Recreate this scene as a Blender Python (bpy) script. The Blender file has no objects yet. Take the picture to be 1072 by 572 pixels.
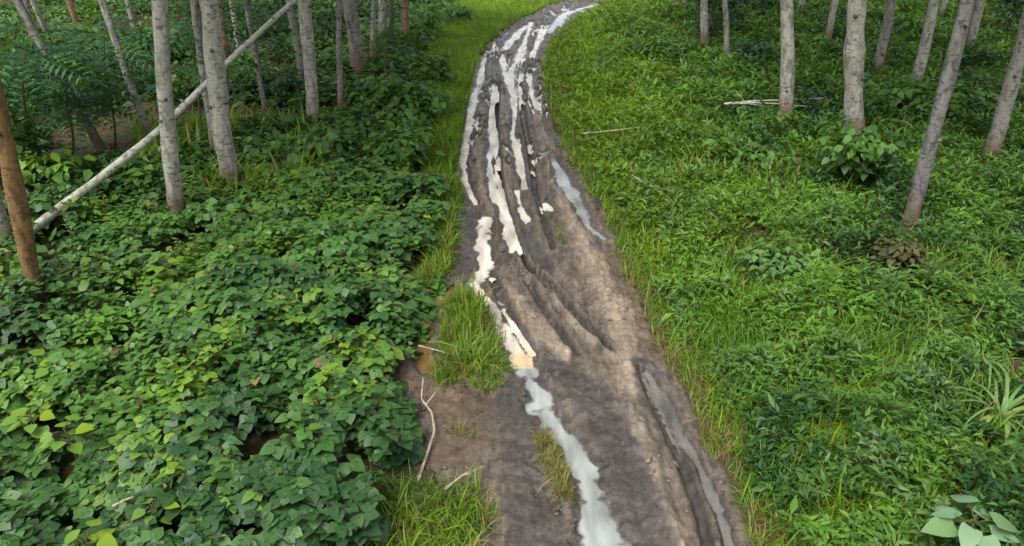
import bpy, math, random
import numpy as np
from mathutils import Vector, Matrix

# ------------------------------------------------------------------ camera, sky, sun, exposure
scene = bpy.context.scene
COL = scene.collection
CAM_H, PITCH, FPX = 5.5, math.radians(27.5), 780.0
cam_d = bpy.data.cameras.new('camera'); cam = bpy.data.objects.new('camera', cam_d); COL.objects.link(cam)
cam.location = (0, 0, CAM_H); cam.rotation_euler = (math.pi/2 - PITCH, 0, 0)
cam_d.sensor_width = 36; cam_d.lens = 36*FPX/1072; cam_d.clip_start = 0.1; cam_d.clip_end = 1000
scene.camera = cam

world = bpy.data.worlds.new('World'); scene.world = world; world.use_nodes = True
wn, wl = world.node_tree.nodes, world.node_tree.links
wn.clear()
sky = wn.new('ShaderNodeTexSky'); sky.sky_type = 'NISHITA'; sky.sun_disc = False
SUN_EL, SUN_AZ = math.radians(58), math.radians(215)
sky.sun_elevation = SUN_EL; sky.sun_rotation = SUN_AZ
sky.air_density = 1.0; sky.dust_density = 4.0; sky.ozone_density = 1.0
hs = wn.new('ShaderNodeHueSaturation'); hs.inputs['Saturation'].default_value = 0.18
bgn = wn.new('ShaderNodeBackground'); bgn.inputs['Strength'].default_value = 0.15
wo = wn.new('ShaderNodeOutputWorld')
wl.new(sky.outputs[0], hs.inputs['Color']); wl.new(hs.outputs[0], bgn.inputs['Color']); wl.new(bgn.outputs[0], wo.inputs[0])

sun_d = bpy.data.lights.new('sun', 'SUN'); sun_d.energy = 1.3; sun_d.angle = math.radians(28); sun_d.color = (1.0, 0.96, 0.9)
sun = bpy.data.objects.new('sun', sun_d); COL.objects.link(sun)
sdir = Vector((math.sin(SUN_AZ)*math.cos(SUN_EL), math.cos(SUN_AZ)*math.cos(SUN_EL), math.sin(SUN_EL)))
sun.rotation_euler = (-sdir).to_track_quat('-Z', 'Y').to_euler(); sun.location = (0, 0, 30)

vs = scene.view_settings
vs.view_transform = 'Standard'; vs.look = 'None'; vs.gamma = 1.0; vs.use_curve_mapping = False
vs.exposure = 1.28
scene.cycles.use_denoising = True
scene.cycles.max_bounces = 8; scene.cycles.transparent_max_bounces = 8

# ------------------------------------------------------------------ helpers
rng = np.random.default_rng(7); random.seed(7)
CP, SP = math.cos(PITCH), math.sin(PITCH)

def ground(px, py, z=0.0):
    """where the sight line of a photo pixel meets the level z, as a world point"""
    v = (py-286)/FPX; t = (CAM_H-z)/(SP+v*CP)
    return np.array([(px-536)/FPX*t, t*(CP-v*SP), z])
def at_depth(px, py, Y):
    v = (py-286)/FPX; t = Y/(CP-v*SP)
    return np.array([(px-536)/FPX*t, Y, CAM_H-t*(SP+v*CP)])
def project(X, Y, z=0.0):
    dz = z-CAM_H; zc = Y*CP-dz*SP; up = Y*SP+dz*CP
    return 536+FPX*X/zc, 286-FPX*up/zc

_tab = np.random.default_rng(3).random((256, 256))
def vnoise(x, y):
    xi = np.floor(x).astype(int); yi = np.floor(y).astype(int)
    fx = x-xi; fy = y-yi; fx = fx*fx*(3-2*fx); fy = fy*fy*(3-2*fy)
    a = _tab[xi & 255, yi & 255]; b = _tab[(xi+1) & 255, yi & 255]
    c = _tab[xi & 255, (yi+1) & 255]; d = _tab[(xi+1) & 255, (yi+1) & 255]
    return (a*(1-fx)+b*fx)*(1-fy)+(c*(1-fx)+d*fx)*fy
def fbm(x, y, s=1.0, o=4, seed=0):
    x = np.asarray(x, float)/s+seed*17.3; y = np.asarray(y, float)/s+seed*9.1
    t = 0; a = .5; n = 0
    for i in range(o):
        t = t+a*vnoise(x, y); n += a; a *= .5; x = x*2.03+5.2; y = y*2.03+1.7
    return t/n
def sstep(a, b, x):
    t = np.clip((x-a)/(b-a), 0, 1); return t*t*(3-2*t)

def new_mesh(name, V, F, C=None, smooth=False, extra=None):
    """V (n,3); F (m,k) array of one polygon size or list of such arrays; C (n,3) vertex colours"""
    me = bpy.data.meshes.new(name)
    Fs = F if isinstance(F, list) else [F]
    Fs = [f for f in Fs if len(f)]
    me.vertices.add(len(V)); me.vertices.foreach_set('co', np.ascontiguousarray(V, dtype=np.float32).ravel())
    nl = sum(f.size for f in Fs); npoly = sum(len(f) for f in Fs)
    me.loops.add(nl); me.polygons.add(npoly)
    me.loops.foreach_set('vertex_index', np.concatenate([f.ravel() for f in Fs]).astype(np.int32))
    tot = np.concatenate([np.full(len(f), f.shape[1]) for f in Fs]).astype(np.int32)
    st = np.concatenate([[0], np.cumsum(tot)[:-1]]).astype(np.int32)
    me.polygons.foreach_set('loop_start', st)
    if smooth: me.polygons.foreach_set('use_smooth', np.ones(npoly, dtype=bool))
    if C is not None:
        a = me.attributes.new('col', 'FLOAT_COLOR', 'POINT')
        a.data.foreach_set('color', np.concatenate([C, np.ones((len(C), 1))], 1).astype(np.float32).ravel())
    for k, val in (extra or {}).items():
        a = me.attributes.new(k, 'FLOAT', 'POINT'); a.data.foreach_set('value', np.asarray(val, dtype=np.float32))
    me.update(calc_edges=True); me.validate()
    return me
def link(name, me, mat=None, parent=None, loc=None):
    if mat and len(me.materials) == 0: me.materials.append(mat)
    o = bpy.data.objects.new(name, me); COL.objects.link(o)
    if parent: o.parent = parent
    if loc is not None: o.location = loc
    return o
def empty(name, loc, rz=0):
    o = bpy.data.objects.new(name, None); COL.objects.link(o); o.location = loc; o.rotation_euler = (0, 0, rz)
    o.empty_display_size = .2; return o
def tag(o, label=None, cat=None, group=None, kind=None):
    for k, v in (('label', label), ('category', cat), ('group', group), ('kind', kind)):
        if v: o[k] = v
    return o

# ---- materials
def mat_new(name):
    m = bpy.data.materials.new(name); m.use_nodes = True
    nt = m.node_tree; nt.nodes.clear()
    return m, nt.nodes, nt.links
def leaf_material(name, rough=.5, trans=.35, spec=.35):
    m, n, l = mat_new(name)
    at = n.new('ShaderNodeAttribute'); at.attribute_name = 'col'
    tc = n.new('ShaderNodeTexCoord'); no = n.new('ShaderNodeTexNoise'); no.inputs['Scale'].default_value = 40; no.inputs['Detail'].default_value = 3
    l.new(tc.outputs['Object'], no.inputs['Vector'])
    mr = n.new('ShaderNodeMapRange'); mr.inputs['To Min'].default_value = .82; mr.inputs['To Max'].default_value = 1.18
    l.new(no.outputs[0], mr.inputs['Value'])
    mx = n.new('ShaderNodeVectorMath'); mx.operation = 'SCALE'; l.new(at.outputs['Color'], mx.inputs[0]); l.new(mr.outputs[0], mx.inputs['Scale'])
    p = n.new('ShaderNodeBsdfPrincipled'); p.inputs['Roughness'].default_value = rough; p.inputs['Specular IOR Level'].default_value = spec
    l.new(mx.outputs[0], p.inputs['Base Color'])
    t = n.new('ShaderNodeBsdfTranslucent')
    tcol = n.new('ShaderNodeVectorMath'); tcol.operation = 'MULTIPLY'; tcol.inputs[1].default_value = (1.5, 1.35, .5)
    l.new(mx.outputs[0], tcol.inputs[0]); l.new(tcol.outputs[0], t.inputs['Color'])
    ms = n.new('ShaderNodeMixShader'); ms.inputs[0].default_value = trans
    l.new(p.outputs[0], ms.inputs[1]); l.new(t.outputs[0], ms.inputs[2])
    o = n.new('ShaderNodeOutputMaterial'); l.new(ms.outputs[0], o.inputs[0]); return m
M_CREEP = leaf_material('broad_leaf', .5, .30, .4)
M_LEAF = leaf_material('herb_leaf', .5, .35, .3)
M_GRASS = leaf_material('grass_blade', .5, .4, .3)

def bark_material(name, c1, c2, c3, scale=1.0, foot=.75):
    m, n, l = mat_new(name)
    tc = n.new('ShaderNodeTexCoord')
    mp = n.new('ShaderNodeMapping'); mp.inputs['Scale'].default_value = (1, 1, .35); l.new(tc.outputs['Object'], mp.inputs[0])
    n1 = n.new('ShaderNodeTexNoise'); n1.inputs['Scale'].default_value = 8*scale; n1.inputs['Detail'].default_value = 8; n1.inputs['Roughness'].default_value = .65
    l.new(mp.outputs[0], n1.inputs['Vector'])
    r = n.new('ShaderNodeValToRGB'); e = r.color_ramp.elements
    e[0].position = .40; e[0].color = (*c2, 1); e[1].position = .58; e[1].color = (*c1, 1)
    x = e.new(.48); x.color = tuple([(a*1.3+b*.7)/2 for a, b in zip(c1, c2)])+(1,)
    l.new(n1.outputs[0], r.inputs[0])
    mp2 = n.new('ShaderNodeMapping'); mp2.inputs['Scale'].default_value = (4, 4, 9); l.new(tc.outputs['Object'], mp2.inputs[0])
    n2 = n.new('ShaderNodeTexNoise'); n2.inputs['Scale'].default_value = 2.2; n2.inputs['Detail'].default_value = 5; l.new(mp2.outputs[0], n2.inputs['Vector'])
    r2 = n.new('ShaderNodeValToRGB'); r2.color_ramp.elements[0].position = .53; r2.color_ramp.elements[1].position = .64
    l.new(n2.outputs[0], r2.inputs[0])
    n3 = n.new('ShaderNodeTexNoise'); n3.inputs['Scale'].default_value = 1.1; n3.inputs['Detail'].default_value = 4; l.new(tc.outputs['Object'], n3.inputs['Vector'])
    r3 = n.new('ShaderNodeValToRGB'); r3.color_ramp.elements[0].position = .5; r3.color_ramp.elements[1].position = .75; l.new(n3.outputs[0], r3.inputs[0])
    mx = n.new('ShaderNodeMixRGB'); mx.inputs[2].default_value = (*c3, 1); l.new(r.outputs[0], mx.inputs[1])
    f = n.new('ShaderNodeMath'); f.operation = 'MULTIPLY'; f.inputs[1].default_value = .75; l.new(r2.outputs[0], f.inputs[0]); l.new(f.outputs[0], mx.inputs[0])
    mx2 = n.new('ShaderNodeMixRGB'); mx2.inputs[2].default_value = (c1[0]*.55, c1[1]*.66, c1[2]*.42, 1); l.new(mx.outputs[0], mx2.inputs[1])
    f2 = n.new('ShaderNodeMath'); f2.operation = 'MULTIPLY'; f2.inputs[1].default_value = .6; l.new(r3.outputs[0], f2.inputs[0]); l.new(f2.outputs[0], mx2.inputs[0])
    sx = n.new('ShaderNodeSeparateXYZ'); l.new(tc.outputs['Object'], sx.inputs[0])        # soil splashed on the foot of the trunk
    ad = n.new('ShaderNodeMath'); ad.operation = 'MULTIPLY_ADD'; ad.inputs[1].default_value = 1.4; l.new(n3.outputs[0], ad.inputs[0]); l.new(sx.outputs['Z'], ad.inputs[2])
    mr = n.new('ShaderNodeMapRange'); mr.inputs['From Min'].default_value = 1.15; mr.inputs['From Max'].default_value = 1.65; mr.inputs['To Min'].default_value = foot; mr.inputs['To Max'].default_value = 0; l.new(ad.outputs[0], mr.inputs['Value'])
    mx3 = n.new('ShaderNodeMixRGB'); mx3.inputs[2].default_value = (.10, .065, .035, 1); l.new(mr.outputs[0], mx3.inputs[0]); l.new(mx2.outputs[0], mx3.inputs[1])
    p = n.new('ShaderNodeBsdfPrincipled'); p.inputs['Roughness'].default_value = .85; p.inputs['Specular IOR Level'].default_value = .2
    l.new(mx3.outputs[0], p.inputs['Base Color'])
    b = n.new('ShaderNodeBump'); b.inputs['Strength'].default_value = .9; b.inputs['Distance'].default_value = .04
    l.new(n1.outputs[0], b.inputs['Height']); l.new(b.outputs[0], p.inputs['Normal'])
    o = n.new('ShaderNodeOutputMaterial'); l.new(p.outputs[0], o.inputs[0]); return m
M_BARK = {'pale': bark_material('pale_bark', (.30, .295, .25), (.15, .145, .12), (.06, .056, .048)),
          'grey': bark_material('grey_bark', (.21, .20, .175), (.10, .095, .082), (.04, .038, .033)),
          'dark': bark_material('dark_grey_bark', (.14, .135, .125), (.055, .053, .05), (.025, .025, .024)),
          'brown': bark_material('brown_bark', (.17, .105, .04), (.075, .045, .018), (.05, .035, .02)),
          'red': bark_material('reddish_bark', (.28, .17, .11), (.16, .10, .07), (.06, .04, .03)),
          'pole': bark_material('barkless_wood', (.36, .36, .30), (.22, .22, .18), (.10, .10, .085), 1, 0)}
M_TWIG = bark_material('dry_twig', (.42, .36, .27), (.24, .20, .14), (.10, .08, .06), 4, 0)
M_STEM = bark_material('green_stem', (.09, .10, .035), (.05, .055, .02), (.05, .03, .02), 4, 0)

# ------------------------------------------------------------------ the track: edges and features read off the photo
LEFT_E = [(700, -14), (640, -8), (600, -3), (572, 6), (545, 20), (520, 35), (501, 58), (490, 92), (481, 135), (475, 180), (477, 215), (475, 255), (468, 288), (442, 308), (427, 347), (421, 400), (422, 450), (433, 490), (500, 512), (515, 540), (500, 580), (470, 640), (420, 760)]
RIGHT_E = [(760, -10), (690, -4), (634, 3), (598, 22), (577, 42), (569, 72), (573, 108), (590, 155), (622, 205), (648, 258), (664, 310), (688, 362), (712, 405), (742, 462), (768, 520), (790, 572), (830, 650), (880, 760)]
def edge_fn(E):
    P = np.array([ground(x, y)[:2] for x, y in E]); i = np.argsort(P[:, 1])
    ys, xs = P[i, 1], P[i, 0]
    return lambda Y: np.interp(Y, ys, xs)
xl_f, xr_f = edge_fn(LEFT_E), edge_fn(RIGHT_E)

def feat(pts, w, grow=1.0):
    """polyline of photo pixels with half widths in pixels -> world points and half widths"""
    w = w if isinstance(w, (list, tuple)) else [w]*len(pts)
    P = []; W = []
    for (x, y), k in zip(pts, w):
        g = ground(x, y); P.append(g[:2]); W.append(max(.03, np.linalg.norm(ground(x+k*grow, y)-g)))
    return np.array(P), np.array(W)
def fdist(X, Y, f):
    """distance to the polyline divided by its half width"""
    P, W = f; best = np.full(X.shape, 1e9)
    for a, b, wa, wb in zip(P[:-1], P[1:], W[:-1], W[1:]):
        d = b-a; t = np.clip(((X-a[0])*d[0]+(Y-a[1])*d[1])/(d@d), 0, 1)
        q = np.hypot(X-a[0]-t*d[0], Y-a[1]-t*d[1])/(wa+t*(wb-wa))
        best = np.minimum(best, q)
    return best
# water: (points, half widths, tint)  tint 0 = milky cream, 1 = ochre, 2 = blue grey
WATER = [
 ([(507, 55), (505, 72), (500, 88), (493, 115), (489, 140), (484, 170), (491, 198), (499, 214)], [4, 5, 5, 5, 4, 3.5, 4, 3], 0),
 ([(517, 86), (514, 115), (515, 148), (512, 175), (521, 208), (530, 232), (536, 262)], [2.5, 3, 5, 5, 6, 7, 5], 0),
 ([(556, 22), (549, 45), (541, 62), (533, 76), (537, 95), (539, 115), (537, 140), (540, 150), (545, 173), (550, 197)], [3, 4, 7, 9, 6, 4.5, 4, 4.5, 4, 3], 0),
 ([(526, 55), (528, 75), (533, 90)], [4, 6, 4], 0),
 ([(554, 76), (556, 98), (565, 114)], [4, 4.5, 4], 0),
 ([(541, 198), (547, 220), (552, 232)], [4, 5, 3.5], 0),
 ([(510, 228), (505, 250), (510, 272), (503, 286), (496, 294)], [9, 8, 7, 8, 7], 0),
 ([(578, 165), (588, 180), (600, 200), (608, 215), (616, 236), (634, 250)], [3, 6, 9, 5, 4, 3.5], 2),
 ([(571, 212), (575, 222)], [4, 4], 0),
 ([(496, 294), (502, 303), (514, 318), (524, 341), (537, 364), (549, 378)], [6, 5, 5, 8, 11, 12], 0),
 ([(466, 304), (451, 323), (443, 353), (445, 384)], [10, 11, 11, 10], 1),
 ([(551, 388), (562, 411), (575, 432), (588, 456), (611, 486), (620, 516), (626, 549), (636, 575), (650, 610)], [7, 10, 11, 12, 13, 13, 13, 16, 16], 2),
 ([(677, 388), (697, 421), (712, 451), (735, 491), (754, 536), (763, 566), (775, 600)], [5, 7, 6, 6, 8, 7, 7], 3),
 ([(575, 34), (590, 14), (610, 8), (625, 4)], [5, 6, 6, 6], 2),
 ([(552, 26), (535, 42), (528, 52)], [4, 5, 4], 0),
 ([(570, 30), (562, 46), (556, 60)], [5, 4, 3], 0),
]
RUTS = [  # narrow dark cuts
 ([(520, 90), (518, 130), (521, 175), (527, 210), (538, 245), (548, 272), (560, 290), (585, 314), (612, 345), (640, 372)], 3.0, .09),
 ([(566, 288), (578, 300), (600, 325), (622, 348), (636, 370)], 3.0, .07),
 ([(553, 295), (570, 325), (590, 352), (603, 372)], 4.0, .05),
 ([(548, 60), (544, 95), (549, 130), (556, 165), (560, 200), (572, 240), (580, 262)], 3.0, .05),
 ([(515, 290), (530, 325), (545, 350), (560, 372)], 5.0, .05),
 ([(672, 390), (690, 430), (712, 480), (733, 540), (745, 590)], 6, .04),
]
RIDGES = [ # dry, tan, raised strips
 ([(560, 118), (575, 160), (592, 215), (615, 265), (632, 303), (648, 338), (656, 358), (652, 388), (661, 436), (685, 504), (708, 569), (725, 620)], [5, 7, 8, 11, 14, 15, 15, 12, 11, 11, 11, 11], .06),
 ([(527, 300), (548, 330), (572, 358), (590, 374)], [8, 12, 14, 10], .05),
 ([(575, 300), (600, 335), (625, 362)], [7, 8, 8], .04),
 ([(528, 100), (527, 150), (533, 200), (546, 250), (556, 285)], 4, .035),
 ([(503, 100), (500, 150), (505, 195), (515, 225)], 5, .03),
]
DARKWET = [ # dark wet silt
 ([(575, 385), (610, 410), (640, 450), (660, 505), (672, 575), (680, 620)], [14, 22, 26, 26, 28, 28]),
 ([(533, 400), (535, 440), (548, 490), (560, 540), (575, 600)], [10, 16, 20, 22, 24]),
 ([(492, 225), (485, 265), (482, 285)], [10, 12, 10]),
 ([(672, 385), (700, 440), (728, 500), (745, 575)], [10, 10, 10, 10]),
 ([(540, 225), (556, 262), (572, 285)], [6, 8, 8]),
]
BROWN = [
 ([(470, 395), (480, 430), (500, 455), (470, 475), (445, 470)], [24, 34, 26, 30, 20]),
 ([(520, 300), (535, 325), (545, 345)], [10, 14, 10]),
 ([(552, 150), (556, 120), (548, 100)], [7, 7, 5]),
 ([(640, 270), (665, 330), (690, 375)], [8, 7, 9]),
]
F_WATER = [(feat(p, w, {1: .75, 3: .75}.get(t, .82 if p[0][1] < 160 else 1.12 if p[0][1] > 385 else .98)), t) for p, w, t in WATER]
F_RUTS = [(feat(p, w), d) for p, w, d in RUTS]
F_RIDG = [(feat(p, w), d) for p, w, d in RIDGES]
F_DARK = [feat(p, w) for p, w in DARKWET]
F_BROWN = [feat(p, w) for p, w in BROWN]
F_ISLE = [feat([(488, 328), (490, 388)], [25, 36]), feat([(572, 470), (583, 505), (592, 530)], [13, 14, 8]), feat([(572, 225), (585, 250), (592, 262)], [6, 9, 6]),
          feat([(478, 452), (490, 456)], [9, 9])]
WLEV = -0.045

def track_fields(X, Y):
    YS = 7*np.log(np.maximum(Y, 1))*1.0     # relief drawn out along the ruts, more so in the churned far stretch
    wob = (fbm(X, YS, .26, 3, 1)-.5)*1.7+(fbm(X, YS, .12, 2, 2)-.5)*(.9-.4*sstep(12, 20, Y))
    clod = np.clip(fbm(X, Y, .11, 3, 61)-.5, 0, 1)*.16*sstep(.42, .6, fbm(X, Y, .9, 2, 62))
    z = (fbm(X, Y, .8, 3, 3)-.5)*.05+(fbm(X, Y, .16, 3, 4)-.5)*.035+(fbm(X*5, Y*.7, .5, 3, 5)-.5)*.06
    lug = np.sin(Y*24+np.sin(X*9)*1.2)*.5*sstep(.5, .62, fbm(X*2, Y*.6, .5, 2, 6))
    z = z+lug*.014+.01+clod+(fbm(X, Y, .05, 2, 63)-.5)*.022
    wet_shade = np.zeros(X.shape); tint = np.zeros(X.shape); dry = np.zeros(X.shape); brown = np.zeros(X.shape)
    for f, d in F_RIDG:
        q = np.clip(fdist(X, Y, f)+wob*.6, 0, 9)
        z = z+d*np.exp(-q**2); dry = np.maximum(dry, sstep(1.35, .5, q))
    wo2 = wob*.6+(fbm(X, Y, .55, 3, 69)-.5)*2.2
    for f in F_DARK: wet_shade = np.maximum(wet_shade, sstep(1.7, .7, fdist(X, Y, f)+wo2*.7))
    for f in F_BROWN: brown = np.maximum(brown, sstep(1.6, .3, fdist(X, Y, f)+wo2))
    for f in F_ISLE[:2]: z = z+.10*sstep(1.2, .3, fdist(X, Y, f)+wob*.3)
    nowater = np.maximum(z, WLEV+.012)          # no stray pools outside the ones drawn, except in the wet far stretch
    far = sstep(16, 22, Y); z = nowater*(1-far)+np.maximum(z, WLEV-.01)*far
    for f, d in F_RUTS:
        q = np.abs(fdist(X, Y, f)+wob*.22)
        z = z-d*2.0*np.exp(-np.clip(q, 0, 9)**4)+.6*d*np.exp(-((q-2.0)/.9)**2); wet_shade = np.maximum(wet_shade, np.exp(-np.clip(q-.5, 0, 9)**2)); dry = dry*(1-.9*np.exp(-np.clip(q-.4, 0, 9)**2))  # shade down in the cuts put into colour through the wetness mask
    wq = np.full(X.shape, 9.0)
    for f, t in F_WATER:
        q = fdist(X, Y, f)/(.45+1.15*fbm(X, YS, .9, 2, 70+len(f[0])))+wob*.9
        z = np.where(q < 1.6, np.minimum(z, WLEV+.045*(q-1)+(clod*.35+(fbm(X, YS, .09, 2, 64)-.5)*.016)*(t != 1)), z)
        tint = np.where(q < wq, t, tint); wq = np.minimum(wq, q)
    ln_ = np.abs(fbm(X*1.0, YS*.7, .30, 3, 66)-.5)/.065+.45      # thin meandering runnels between the pools
    ln_ = np.where((Y > 11) & (fbm(X, YS, .8, 2, 67) > .52-.09*sstep(16, 24, Y)), ln_+4*sstep(17, 11, Y), 9)
    z = np.where(ln_ < 1.5, np.minimum(z, WLEV+.04*(ln_-1)+(fbm(X, YS, .07, 2, 68)-.5)*.03), z); wq = np.minimum(wq, ln_)
    wet_shade = np.maximum(wet_shade, .75*sstep(15, 20, Y)*sstep(.40, .56, fbm(X*3, Y, .9, 3, 65)))
    wet_shade = np.maximum(wet_shade, sstep(2.2, 1.0, wq)); dry = dry*(1-.6*sstep(1.6, 1, wq))
    return z, wet_shade, dry, brown, tint, wq

# ---- track mesh: a ribbon with rows across
ys = [1.0]
while ys[-1] < 70: ys.append(ys[-1]+max(.03, .0042*ys[-1]**1.25*.40))
ys = np.array(ys); NU = 165
u = np.linspace(-.14, 1.14, NU)
YY = np.repeat(ys[:, None], NU, 1)
xl, xr = xl_f(ys)[:, None], xr_f(ys)[:, None]
XX = xl+(xr-xl)*u[None, :]
Z, WET_SHADE, DRY, BRN, TINT, WQ = track_fields(XX, YY)
out = np.maximum(np.maximum(xl-XX, XX-xr), 0)
Z = Z-.28*sstep(0, .45, out)-.02*sstep(0, .05, out)
idx = np.arange(len(ys)*NU).reshape(len(ys), NU)
quads = np.stack([idx[:-1, :-1], idx[:-1, 1:], idx[1:, 1:], idx[1:, :-1]], -1).reshape(-1, 4)

def mud_material():
    m, n, l = mat_new('mud')
    def attr(a): x = n.new('ShaderNodeAttribute'); x.attribute_name = a; return x.outputs['Fac']
    tc = n.new('ShaderNodeTexCoord')
    def noise(s, d=6, r=.6, v=None):
        x = n.new('ShaderNodeTexNoise'); x.inputs['Scale'].default_value = s; x.inputs['Detail'].default_value = d; x.inputs['Roughness'].default_value = r
        l.new(v if v else tc.outputs['Object'], x.inputs['Vector']); return x.outputs[0]
    def mix(f, a, b):
        x = n.new('ShaderNodeMixRGB')
        for s, i in ((f, 0), (a, 1), (b, 2)):
            if isinstance(s, tuple): x.inputs[i].default_value = (*s, 1)
            else: l.new(s, x.inputs[i])
        return x.outputs[0]
    def math_(op, a, b):
        x = n.new('ShaderNodeMath'); x.operation = op; x.use_clamp = True
        for s, i in ((a, 0), (b, 1)):
            if isinstance(s, (int, float)): x.inputs[i].default_value = s
            else: l.new(s, x.inputs[i])
        return x.outputs[0]
    mp = n.new('ShaderNodeMapping'); mp.inputs['Scale'].default_value = (3.5, .8, 1); l.new(tc.outputs['Object'], mp.inputs[0])
    nb = noise(1.6, 8, .65); ns = noise(2.2, 8, .7, mp.outputs[0]); nf = noise(16, 9, .78)
    r = n.new('ShaderNodeValToRGB'); e = r.color_ramp.elements
    e[0].position = .36; e[0].color = (.036, .029, .022, 1); e[1].position = .66; e[1].color = (.130, .101, .073, 1)
    l.new(ns, r.inputs[0])
    base = r.outputs[0]
    rb = n.new('ShaderNodeValToRGB'); rb.color_ramp.elements[0].color = (.036, .025, .016, 1); rb.color_ramp.elements[1].color = (.115, .075, .044, 1)
    rb.color_ramp.elements[0].position = .35; rb.color_ramp.elements[1].position = .65; l.new(nb, rb.inputs[0])
    base = mix(math_('MULTIPLY', attr('brown'), .85), base, rb.outputs[0])
    rd = n.new('ShaderNodeValToRGB'); rd.color_ramp.elements[0].color = (.12, .092, .066, 1); rd.color_ramp.elements[1].color = (.235, .185, .135, 1)
    rd.color_ramp.elements[0].position = .35; rd.color_ramp.elements[1].position = .65; l.new(ns, rd.inputs[0])
    base = mix(math_('MULTIPLY', attr('dry'), .9), base, rd.outputs[0])
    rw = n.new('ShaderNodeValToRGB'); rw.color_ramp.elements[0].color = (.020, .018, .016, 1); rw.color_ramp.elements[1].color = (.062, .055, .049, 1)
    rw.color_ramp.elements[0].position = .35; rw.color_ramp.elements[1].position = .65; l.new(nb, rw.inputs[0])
    wet_shade_f = math_('MULTIPLY', attr('wet_shade'), .88)
    base = mix(wet_shade_f, base, rw.outputs[0])
    fine = n.new('ShaderNodeMapRange'); fine.inputs['From Min'].default_value = .33; fine.inputs['From Max'].default_value = .67; fine.inputs['To Min'].default_value = .5; fine.inputs['To Max'].default_value = 1.5; l.new(nf, fine.inputs['Value'])
    sc = n.new('ShaderNodeVectorMath'); sc.operation = 'SCALE'; l.new(base, sc.inputs[0]); l.new(fine.outputs[0], sc.inputs['Scale'])
    p = n.new('ShaderNodeBsdfPrincipled'); l.new(sc.outputs[0], p.inputs['Base Color'])
    rr = n.new('ShaderNodeMapRange'); rr.inputs['To Min'].default_value = .72; rr.inputs['To Max'].default_value = .40; l.new(wet_shade_f, rr.inputs['Value'])
    sh = n.new('ShaderNodeMapRange'); sh.inputs['From Min'].default_value = .5; sh.inputs['From Max'].default_value = .62; sh.inputs['To Min'].default_value = 1; sh.inputs['To Max'].default_value = .35; l.new(noise(5, 4, .6, mp.outputs[0]), sh.inputs['Value'])
    l.new(math_('MULTIPLY', rr.outputs[0], sh.outputs[0]), p.inputs['Roughness']); p.inputs['Specular IOR Level'].default_value = .5
    b = n.new('ShaderNodeBump'); b.inputs['Strength'].default_value = 1.0; b.inputs['Distance'].default_value = .04
    l.new(math_('ADD', math_('MULTIPLY', nf, .4), math_('MULTIPLY', ns, .6)), b.inputs['Height']); l.new(b.outputs[0], p.inputs['Normal'])
    o = n.new('ShaderNodeOutputMaterial'); l.new(p.outputs[0], o.inputs[0]); return m
M_MUD = mud_material()
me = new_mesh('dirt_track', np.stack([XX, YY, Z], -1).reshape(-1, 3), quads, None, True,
              {'wet_shade': WET_SHADE.ravel(), 'dry': DRY.ravel(), 'brown': BRN.ravel()})
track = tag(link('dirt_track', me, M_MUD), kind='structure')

# ---- crumbs and clods of mud lying on the track
ico = np.array([(0, 0, 1), (.89, 0, .45), (.28, .85, .45), (-.72, .53, .45), (-.72, -.53, .45), (.28, -.85, .45), (.6, .5, -.4), (-.3, .75, -.4), (-.8, 0, -.4), (-.3, -.75, -.4), (.6, -.5, -.4)])
icf = np.array([(0, 1, 2), (0, 2, 3), (0, 3, 4), (0, 4, 5), (0, 5, 1), (1, 6, 2), (2, 7, 3), (3, 8, 4), (4, 9, 5), (5, 10, 1), (2, 6, 7), (3, 7, 8), (4, 8, 9), (5, 9, 10), (1, 10, 6)])
nc = 2600; yc = 4.5+24*rng.random(nc)**1.7; uc = rng.random(nc); xc = xl_f(yc)+(xr_f(yc)-xl_f(yc))*(.02+.96*uc)
kf = (fbm(xc, yc, .5, 2, 71) > .48); xc, yc = xc[kf], yc[kf]
zf, wf, df, bf, tf, wqf = track_fields(xc, yc); kf = (wqf > 1.5) & (wf < .5+.5*rng.random(len(wf))**3); xc, yc, zf, wf, df, bf = [a[kf] for a in (xc, yc, zf, wf, df, bf)]
nc = len(xc); sc_ = np.clip(rng.lognormal(math.log(.016), .55, nc), .006, .06)
a_ = rng.uniform(0, 6.3, nc); V = ico[None]*sc_[:, None, None]*(1+.35*rng.normal(0, 1, (nc, 11, 1)))*np.array([1.2, 1, .7])
V = np.stack([V[..., 0]*np.cos(a_)[:, None]-V[..., 1]*np.sin(a_)[:, None], V[..., 0]*np.sin(a_)[:, None]+V[..., 1]*np.cos(a_)[:, None], V[..., 2]], -1)+np.stack([xc, yc, zf+sc_*.25], -1)[:, None]
tag(link('mud_clods', new_mesh('mud_clods', V.reshape(-1, 3), (icf[None]+(np.arange(nc)*11)[:, None, None]).reshape(-1, 3), None, True,
    {'wet_shade': np.repeat(wf*.8, 11), 'dry': np.repeat(df, 11), 'brown': np.repeat(bf, 11)}), M_MUD, track), kind='stuff')

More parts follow.
